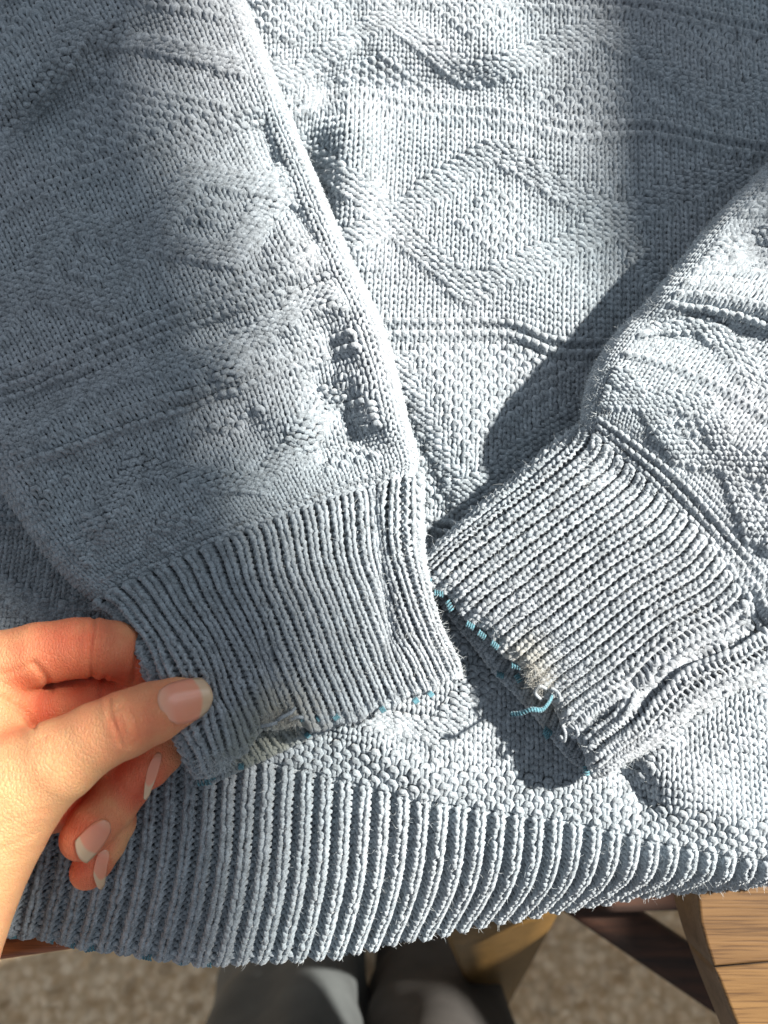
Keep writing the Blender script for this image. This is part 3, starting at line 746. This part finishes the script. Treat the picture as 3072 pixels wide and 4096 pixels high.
# skin creases over the joints (line, px wide, depth mm, z range mm)
creases = [([(435, 2800), (441, 2859), (464, 2917), (488, 2978)], 9, .55, 30, 70), ([(462, 2838), (490, 2830), (517, 2847), (541, 2900), (547, 2953), (520, 2985)], 8, .40, 30, 70), ([(480, 2870), (495, 2920), (510, 2960)], 7, .3, 30, 70),
           ([(376, 2480), (367, 2547), (359, 2606), (357, 2653), (367, 2705)], 9, .9, 10, 45), ([(402, 2545), (385, 2635), (388, 2700)], 8, .55, 10, 45),
           ([(556, 2560), (546, 2635), (532, 2725)], 10, .9, 5, 45), ([(420, 2706), (403, 2753), (400, 2810)], 8, .6, 5, 30),
           ([(135, 2653), (176, 2706), (205, 2750)], 12, .8, 5, 45), ([(0, 2790), (94, 2845), (130, 2900)], 12, .9, 5, 60), ([(20, 2700), (120, 2660)], 10, .4, 10, 60),
           ([(0, 3010), (80, 2990), (180, 2950)], 9, .15, 20, 70), ([(0, 3400), (90, 3360), (150, 3330)], 9, .18, 10, 70), ([(0, 3300), (110, 3260), (190, 3235)], 8, .12, 10, 70)]
for ln_, wd, dep, z0, z1 in creases:
    q = sm(ln_, 6) if len(ln_) > 2 else np.array(ln_, float)
    d2 = np.full(len(V), 1e9)
    for i in range(len(q)-1):
        a, b_ = q[i], q[i+1]; d = b_-a; t = np.clip(((hx-a[0])*d[0]+(hy-a[1])*d[1])/(d@d), 0, 1)
        d2 = np.minimum(d2, (hx-a[0]-t*d[0])**2+(hy-a[1]-t*d[1])**2)
    dep = dep*1.5; m = (V[:, 2] > z0*1e-3) & (V[:, 2] < z1*1e-3) & (N[:, 2] > -.3)
    g = (np.exp(-d2/(2*wd*wd))-.35*np.exp(-d2/(2*(2.6*wd)**2)))*m
    V = V-N*(dep*1e-3*g)[:, None]
fl = np.zeros(len(V))
def spot(x, y, r, a, zmax=80, zmin=-10):
    global fl
    fl = np.maximum(fl, a*np.exp(-((hx-x)**2+(hy-y)**2)/(2*r*r))*(1-sstep(zmax-7, zmax+7, V[:, 2]*1e3))*sstep(zmin-5, zmin+5, V[:, 2]*1e3))
for a_ in [(300, 2600, 190, .6, 60), (60, 2640, 140, .2, 60), (600, 2850, 150, .38, 70), (540, 3110, 110, 1.0, 26), (330, 3350, 90, .9, 30), (345, 3480, 80, .9, 20), (560, 2640, 110, .8, 30), (450, 2660, 110, .75, 34), (280, 2680, 90, .7, 34), (380, 2800, 190, .8, 26), (150, 2830, 90, .8, 30), (110, 2740, 100, .45, 45),
           (300, 3200, 120, .9, 25), (480, 2900, 60, .35, 70), (700, 2860, 110, .30, 70), (600, 3000, 60, .3, 50), (30, 2900, 60, .35, 60), (420, 3250, 80, .55, 26)]: spot(*a_)
person = empty('person', tuple(P(0, 3000, 0.03)))
tag(person, 'person in dark grey trousers whose hand pinches the worn cuff', 'person')
hand = mesh_obj('hand', V, Fc, M_skin, person)
at = hand.data.attributes.new('flush', 'FLOAT', 'POINT')
if len(hand.data.vertices) == len(fl): at.data.foreach_set('value', fl.astype(np.float32))

# nails
M_nail, nt, b = new_mat('nail'); L = nt.links
uvn = nd(nt, 'ShaderNodeUVMap'); sep = nd(nt, 'ShaderNodeSeparateXYZ'); L.new(uvn.outputs[0], sep.inputs[0])
tv = mathn(nt, 'SUBTRACT', sep.outputs[1], .5)
sf = mathn(nt, 'ADD', sep.outputs[0], mathn(nt, 'MULTIPLY', mathn(nt, 'MULTIPLY', tv, tv), .28))
L.new(ramp(nt, sf, [(0.0, (0.80, 0.42, 0.28)), (0.25, (0.78, 0.30, 0.19)), (0.75, (0.78, 0.32, 0.20)), (0.81, (0.66, 0.47, 0.31))]), b.inputs['Base Color'])
b.inputs['Roughness'].default_value = .22; b.inputs['Coat Weight'].default_value = .3; b.inputs['Subsurface Weight'].default_value = .2; b.inputs['Subsurface Scale'].default_value = .001
wv = nd(nt, 'ShaderNodeTexWave'); wv.bands_direction = 'Y'; wv.inputs['Scale'].default_value = 9; wv.inputs['Distortion'].default_value = 1
L.new(uvn.outputs[0], wv.inputs['Vector']); bp = nd(nt, 'ShaderNodeBump'); bp.inputs['Strength'].default_value = .12; bp.inputs['Distance'].default_value = .0002; L.new(wv.outputs['Fac'], bp.inputs['Height']); L.new(bp.outputs[0], b.inputs['Normal'])
from mathutils.bvhtree import BVHTree
bvh = BVHTree.FromPolygons([tuple(v) for v in V], [tuple(map(int, f_)) for f_ in Fc])
def nail(name, G3, lift=.0004, arch=0.0, edge=0.0, z_over=None):
    G3 = np.array(G3, float)                            # [s][t] -> px,py
    def q3(t): return np.array([(t-.5)*(t-1)*2, -4*t*(t-1), 2*t*(t-.5)])
    def at_(s_, t_): return np.einsum('i,j,ijk->k', q3(s_), q3((t_+1)/2), G3)
    A, Bz = [], []
    for s_ in (.08, .3, .5, .7):
        for t_ in (-.85, -.5, 0, .5, .85):
            x, y = at_(s_, t_); d = P(x, y, 0)-CAM; d /= np.linalg.norm(d)
            hit = bvh.ray_cast(Vector(CAM), Vector(d))[0]
            if hit is not None and hit.z > .008: A.append([1, s_, t_, t_*t_, s_*t_]); Bz.append(hit.z)
    cf = np.linalg.lstsq(np.array(A), np.array(Bz), rcond=None)[0]
    ns_, nt_ = 17, 13; Vn, UV = [], []
    for i in range(ns_):
        for j in range(nt_):
            s_ = i/(ns_-1); t_ = j/(nt_-1)*2-1
            # rounded corners at the base and the free edge
            se = s_; rr = 1-0.30*max(0, (.16-s_)/.16)**2
            te = t_*rr
            x, y = at_(se, te); z = np.array([1, se, te, te*te, se*te])@cf+lift*sstep(0, .25, s_)+arch*(1-t_*t_)-.0005*(1-sstep(0, .12, s_))-edge*abs(t_)**3
            Vn.append(P(x, y, z)); UV.append((s_, (t_+1)/2))
    idx = np.arange(ns_*nt_).reshape(ns_, nt_); Fn = np.stack([idx[:-1, :-1], idx[1:, :-1], idx[1:, 1:], idx[:-1, 1:]], -1).reshape(-1, 4)
    o = mesh_obj(name, np.array(Vn), Fn, M_nail, hand, uv=np.array(UV)[Fn.ravel()])
    md = o.modifiers.new('thick', 'SOLIDIFY'); md.thickness = .00045; md.offset = 0
    return o
nail('fingernail', [[(652, 2745), (632, 2812), (686, 2898)], [(735, 2719), (748, 2795), (768, 2886)], [(808, 2713), (850, 2776), (828, 2846)]])['label'] = 'long pale-edged thumbnail'
nail('fingernail', [[(618, 3024), (632, 3010), (650, 3018)], [(588, 3085), (610, 3088), (634, 3082)], [(574, 3196), (590, 3192), (606, 3150)]])
nail('fingernail', [[(380, 3285), (424, 3280), (448, 3312)], [(334, 3326), (372, 3348), (410, 3384)], [(300, 3366), (312, 3424), (346, 3452)]])
nail('fingernail', [[(395, 3405), (420, 3396), (440, 3414)], [(378, 3460), (402, 3470), (428, 3474)], [(374, 3504), (396, 3556), (418, 3538)]])

# ================================================================== below and around
FZ = -0.78
M_carpet, nt, b = new_mat('carpet'); L = nt.links
tc = nd(nt, 'ShaderNodeTexCoord'); n0 = nd(nt, 'ShaderNodeTexNoise'); n0.inputs['Scale'].default_value = 85; n0.inputs['Detail'].default_value = 4; L.new(tc.outputs['Object'], n0.inputs['Vector'])
vo = nd(nt, 'ShaderNodeTexVoronoi'); vo.inputs['Scale'].default_value = 62; vo.inputs['Randomness'].default_value = .8; L.new(tc.outputs['Object'], vo.inputs['Vector'])
mxc = nd(nt, 'ShaderNodeMixRGB'); mxc.blend_type = 'MULTIPLY'; mxc.inputs[0].default_value = 1
L.new(ramp(nt, n0.outputs[0], [(0.3, (0.74, 0.53, 0.32)), (0.66, (0.94, 0.76, 0.54))]), mxc.inputs[1])
L.new(ramp(nt, vo.outputs['Distance'], [(0.25, (1, 1, 1)), (0.62, (.74, .70, .64))]), mxc.inputs[2]); L.new(mxc.outputs[0], b.inputs['Base Color']); b.inputs['Roughness'].default_value = .95  # gaps between tufts darkened: pit shade put into the colour
xs = np.linspace(-1.0, 1.1, 300); ys = np.linspace(-1.1, 0.35, 208); X, Y = np.meshgrid(xs, ys)
Z = np.zeros_like(X); g = rng.normal(0, 1, (145, 210))
def up(g, sx, sy):
    yy = np.linspace(0, g.shape[0]-1.001, sy); xx = np.linspace(0, g.shape[1]-1.001, sx); i = yy.astype(int)[:, None]; j = xx.astype(int)[None]; fy = (yy-yy.astype(int))[:, None]; fx = (xx-xx.astype(int))[None]
    fy = fy*fy*(3-2*fy); fx = fx*fx*(3-2*fx)
    return (g[i, j]*(1-fx)+g[i, j+1]*fx)*(1-fy)+(g[i+1, j]*(1-fx)+g[i+1, j+1]*fx)*fy
row = .0016*np.sin(2*np.pi*Y/.016+.6*np.sin(X*22)); Z = FZ+row+.0075*np.maximum(up(g, 300, 208), -.5)
idx = np.arange(X.size).reshape(X.shape); Fq = np.stack([idx[:-1, :-1], idx[:-1, 1:], idx[1:, 1:], idx[1:, :-1]], -1).reshape(-1, 4)
fo = mesh_obj('floor', np.stack([X, Y, Z], -1).reshape(-1, 3), Fq, M_carpet, None); fo['kind'] = 'structure'
bigf = mesh_obj('ground', [(-4, -4, FZ-.02), (4, -4, FZ-.02), (4, 4, FZ-.02), (-4, 4, FZ-.02)], [(0, 1, 2, 3)], M_carpet, None, smooth=False); bigf['kind'] = 'structure'

def wood_mat(name, dark, mid, light, ang, scale=1.0, rough=.45, pores=.5):
    m, nt, b = new_mat(name); L = nt.links
    tc = nd(nt, 'ShaderNodeTexCoord'); mp = nd(nt, 'ShaderNodeMapping'); L.new(tc.outputs['Object'], mp.inputs[0])
    mp.inputs['Rotation'].default_value = (0, 0, ang); mp.inputs['Scale'].default_value = (4*scale, 60*scale, 60*scale)
    n_ = nd(nt, 'ShaderNodeTexNoise'); n_.inputs['Scale'].default_value = 2.2; n_.inputs['Detail'].default_value = 6; n_.inputs['Distortion'].default_value = .6; L.new(mp.outputs[0], n_.inputs['Vector'])
    mp2 = nd(nt, 'ShaderNodeMapping'); L.new(tc.outputs['Object'], mp2.inputs[0]); mp2.inputs['Rotation'].default_value = (0, 0, ang); mp2.inputs['Scale'].default_value = (30*scale, 900*scale, 900*scale)
    n2 = nd(nt, 'ShaderNodeTexNoise'); n2.inputs['Scale'].default_value = 1.0; n2.inputs['Detail'].default_value = 3; L.new(mp2.outputs[0], n2.inputs['Vector'])
    c1 = ramp(nt, n_.outputs[0], [(0.30, dark), (0.40, mid), (0.62, light), (0.72, mid)])
    mx = nd(nt, 'ShaderNodeMixRGB'); mx.blend_type = 'MULTIPLY'; mx.inputs[0].default_value = pores
    L.new(c1, mx.inputs[1]); L.new(ramp(nt, n2.outputs[0], [(0.38, (.35, .28, .22)), (0.5, (1, 1, 1))]), mx.inputs[2])
    L.new(mx.outputs[0], b.inputs['Base Color']); b.inputs['Roughness'].default_value = rough
    bp = nd(nt, 'ShaderNodeBump'); bp.inputs['Strength'].default_value = .25; bp.inputs['Distance'].default_value = .0004; L.new(n2.outputs[0], bp.inputs['Height']); L.new(bp.outputs[0], b.inputs['Normal'])
    return m
M_cherry = wood_mat('cherry_wood', (.10, .025, .008), (.20, .055, .016), (.30, .095, .03), .15)
M_oak = wood_mat('oak_wood', (.05, .023, .007), (.10, .052, .017), (.14, .076, .027), -.10, pores=.7)
M_oakedge = wood_mat('oak_edge', (.04, .026, .017), (.075, .05, .034), (.11, .078, .055), 1.4)
M_dark = wood_mat('dark_wood', (.012, .005, .003), (.025, .010, .005), (.05, .018, .008), .5, rough=.8)
M_must = wood_mat('ochre_wood', (.10, .055, .012), (.14, .08, .018), (.18, .10, .026), 1.2)

def slab(name, top, thick, mat, parent, bev=.003):
    """prism from an outline of points at the top, with rounded upper edge"""
    T = np.array(top, float); n_ = len(T); c = T.mean(0)
    nrm = []
    for i in range(n_):
        e0 = T[i]-T[i-1]; e1 = T[(i+1) % n_]-T[i]; a = np.array([e0[1], -e0[0], 0]); a /= np.linalg.norm(a); b_ = np.array([e1[1], -e1[0], 0]); b_ /= np.linalg.norm(b_)
        m = a+b_; m /= np.linalg.norm(m); nrm.append(m)
    nrm = np.array(nrm)
    if ((T+nrm*1e-3-c)**2).sum() < ((T-nrm*1e-3-c)**2).sum(): nrm = -nrm
    rings = []
    for a in np.linspace(0, np.pi/2, 5): rings.append(T-nrm*bev*(1-math.sin(a))+np.array([0, 0, -bev*(1-math.cos(a))]))
    rings.append(T+np.array([0, 0, -thick+bev])); rings.append(T-nrm*bev+np.array([0, 0, -thick]))
    V = np.vstack(rings); Fs = [tuple(range(n_))]
    for r in range(len(rings)-1):
        for i in range(n_): j = (i+1) % n_; Fs.append((r*n_+i, (r+1)*n_+i, (r+1)*n_+j, r*n_+j))
    Fs.append(tuple(reversed(range((len(rings)-1)*n_, len(rings)*n_))))
    o = mesh_obj(name, V, Fs, mat, parent, smooth=False)
    for p in o.data.polygons: p.use_smooth = len(p.vertices) == 4
    return o
def bar(name, a, b_, w0, w1, th, mat, parent, upv=(0, 0, 1)):
    """tapered rectangular bar with softened edges from a to b"""
    a = np.array(a); b_ = np.array(b_); d = (b_-a)/np.linalg.norm(b_-a); s_ = np.cross(d, upv); s_ /= np.linalg.norm(s_); u = np.cross(s_, d)
    V = []; Fs = []; prof = []
    for k in range(16):
        an = 2*np.pi*k/16; cx, sx = math.cos(an), math.sin(an); r = 1/(abs(cx)**6+abs(sx)**6)**(1/6); prof.append((cx*r, sx*r))
    m = 10
    for i in range(m+1):
        t = i/m; w_ = w0+(w1-w0)*t
        for x, y in prof: V.append(a+(b_-a)*t+s_*x*w_/2+u*y*th/2)
    for i in range(m):
        for k in range(16): j = (k+1) % 16; Fs.append((i*16+k, i*16+j, (i+1)*16+j, (i+1)*16+k))
    Fs.append(tuple(reversed(range(16)))); Fs.append(tuple(range(m*16, m*16+16)))
    return mesh_obj(name, V, Fs, mat, parent)

TZ = -0.0145
table = empty('table', tuple(P(200, 3800, TZ))); tag(table, 'reddish brown wooden table under the sweater, its front edge showing lower left', 'table')
def TP(x, y): return P(x, y, TZ)
fe = [TP(-700, 3950), TP(0, 3848), TP(500, 3773), TP(760, 3500), TP(1100, 3200), TP(2000, 3330), TP(3300, 3440)]
back_ = fe[-1]+np.array([0.02, .50, 0]); back2 = fe[0]+np.array([-.02, .60, 0])
slab('tabletop', fe+[back_, back2], .022, M_cherry, table, .003)
bar('leg', P(2010, 3545, -.20), P(1965, 3990, FZ+.02), .085, .04, .03, M_must, table, upv=(.3, -1, .4))
bar('leg', TP(-500, 3300)+np.array([0, 0, -.022]), TP(-500, 3300)+np.array([0, 0, -.022+FZ]), .05, .04, .05, M_dark, table, upv=(0, 1, 0))

chair = empty('chair', tuple(P(3000, 3900, -.05))); tag(chair, 'oak chair with rounded seat edge at the lower right corner, dark rails beneath', 'chair')
sz = -.048
def edge_x(y): return float(np.interp(y, [3380, 3480, 3560, 3690, 3810, 3950, 4080, 4220, 4400], [2778, 2782, 2790, 2802, 2836, 2888, 2940, 2998, 3070]))
M_oak2 = wood_mat('oak_wood_light', (.06, .028, .008), (.12, .063, .020), (.165, .092, .032), -.06, pores=.7)
def board(y0, y1, tilt, mat):
    ys_ = np.linspace(y0, y1, 12); L_ = [P(edge_x(y), y, sz) for y in ys_]
    o = slab('board', L_+[P(3720, y1+tilt, sz), P(3720, y0+tilt, sz)], .030, mat, chair, .0014)
    o.data.materials.append(M_oakedge)
    for p in o.data.polygons:
        if len(p.vertices) == 4 and abs(p.normal.z) < .5: p.material_index = 1
board(3380, 3868, -75, M_oak); board(3869, 4420, -75, M_oak2)
bar('rail', P(2290, 3560, -.30), P(2960, 4010, -.30), .030, .030, .03, M_dark, chair)
bar('rail', P(2400, 3590, -.26), P(2900, 3570, -.26), .014, .018, .02, M_dark, chair)
bar('leg', P(2760, 3600, -.078), P(2790, 3660, FZ), .035, .025, .035, M_dark, chair, upv=(0, 1, 0)) if False else None
bar('leg', P(2700, 3830, -.30)+np.array([.03, 0, 0]), P(2960, 4030, FZ), .034, .028, .034, M_dark, chair, upv=(0, 1, 0)) if False else None

# trousers
def cloth_mat(name, a, b2):
    m, nt, b = new_mat(name); tc = nd(nt, 'ShaderNodeTexCoord'); n_ = nd(nt, 'ShaderNodeTexNoise'); n_.inputs['Scale'].default_value = 25; n_.inputs['Detail'].default_value = 6
    nt.links.new(tc.outputs['Object'], n_.inputs['Vector']); nt.links.new(ramp(nt, n_.outputs[0], [(.3, a), (.7, b2)]), b.inputs['Base Color']); b.inputs['Roughness'].default_value = .9; return m
M_tr = cloth_mat('grey_trousers', (.06, .07, .074), (.10, .115, .12)); M_tr2 = cloth_mat('dark_trousers', (.035, .034, .033), (.06, .057, .055))
def leg_cloth(base, top, rb, rt, mat, folds, seed):
    r_ = np.random.default_rng(seed); m, k = 60, 40; V = []
    for i in range(m+1):
        t = i/m; c = np.array(base)*(1-t)+np.array(top)*t; rad = np.array(rb)*(1-t)+np.array(rt)*t
        for j in range(k):
            a = 2*np.pi*j/k; w_ = 1+folds*(math.sin(3*a+5*t+seed)*.5+math.sin(5*a-9*t+seed*2)*.35+math.sin(2*a+22*t)*.4*(1-t))
            V.append(c+np.array([math.cos(a)*rad[0]*w_, math.sin(a)*rad[1]*w_, 0]))
    Fs = [(i*k+j, i*k+(j+1) % k, (i+1)*k+(j+1) % k, (i+1)*k+j) for i in range(m) for j in range(k)]; Fs.append(tuple(range(m*k, m*k+k)))
    return mesh_obj('trouser_leg', V, Fs, mat, person)
leg_cloth(P(1185, 3640, FZ+.01), P(1150, 4700, -.30), (.075, .085), (.075, .08), M_tr, .2, 1)
leg_cloth(P(1735, 3850, FZ+.01), P(1790, 4700, -.30), (.066, .09), (.075, .08), M_tr2, .12, 4)

# ================================================================== unseen wall and panels added to shape the window light (out of frame, right)
XW = 0.75
def to_wall(x, y):
    p = P(x, y, 0.0); d = LPOS-p; return p+d*((XW-p[0])/d[0])
M_blocker, nt, b = new_mat('blocker_matte'); b.inputs['Base Color'].default_value = (.6, .6, .58, 1); b.inputs['Roughness'].default_value = .9
def blocker_panel(name, poly, label, cat):
    q = [to_wall(x, y) for x, y in poly]; n_ = len(q); V = q+[p+np.array([.004, 0, 0]) for p in q]
    Fs = [tuple(range(n_)), tuple(reversed(range(n_, 2*n_)))]+[(i, (i+1) % n_, (i+1) % n_+n_, i+n_) for i in range(n_)]
    o = mesh_obj(name, V, Fs, M_blocker, None, smooth=False); tag(o, label, cat); return o
M_wall, nt, b = new_mat('wall_paint'); b.inputs['Base Color'].default_value = (.55, .54, .5, 1); b.inputs['Roughness'].default_value = .9
wv_ = [(x, y, z) for x in (XW-.001, XW+.06) for y in (-2.2, 2.2) for z in (FZ, 0.40)]
wl = mesh_obj('wall', wv_, [(0, 1, 3, 2), (4, 6, 7, 5), (0, 4, 5, 1), (2, 3, 7, 6), (0, 2, 6, 4), (1, 5, 7, 3)], M_wall, None, smooth=False); tag(wl, 'low unseen wall below the window, added to keep the sun off the carpet', 'wall')  # unseen wall, added to block the beam from the carpet
blocker_panel('beam_blocker_left', [(560, -700), (560, 0), (590, 690), (770, 1340), (850, 1990), (970, 2400), (1090, 3150), (1190, 3850), (1300, 4800), (-230, 4800), (-230, 2600), (-1800, 2350), (-1800, -700)], 'unseen panel added to shade the left side, notched to let sun onto the hand', 'beam_blocker')  # added out of view to cut the beam; the notch lights the hand
blocker_panel('beam_blocker_right', [(2190, -700), (2200, 0), (2240, 300), (2270, 800), (2330, 1000), (2390, 1110), (2500, 1290), (2750, 1400), (3300, 1600), (4100, 1850), (4100, -700)], 'unseen panel added to keep the sun off the upper right of the sweater', 'beam_blocker_right')  # added out of view to cast the upper-right shade
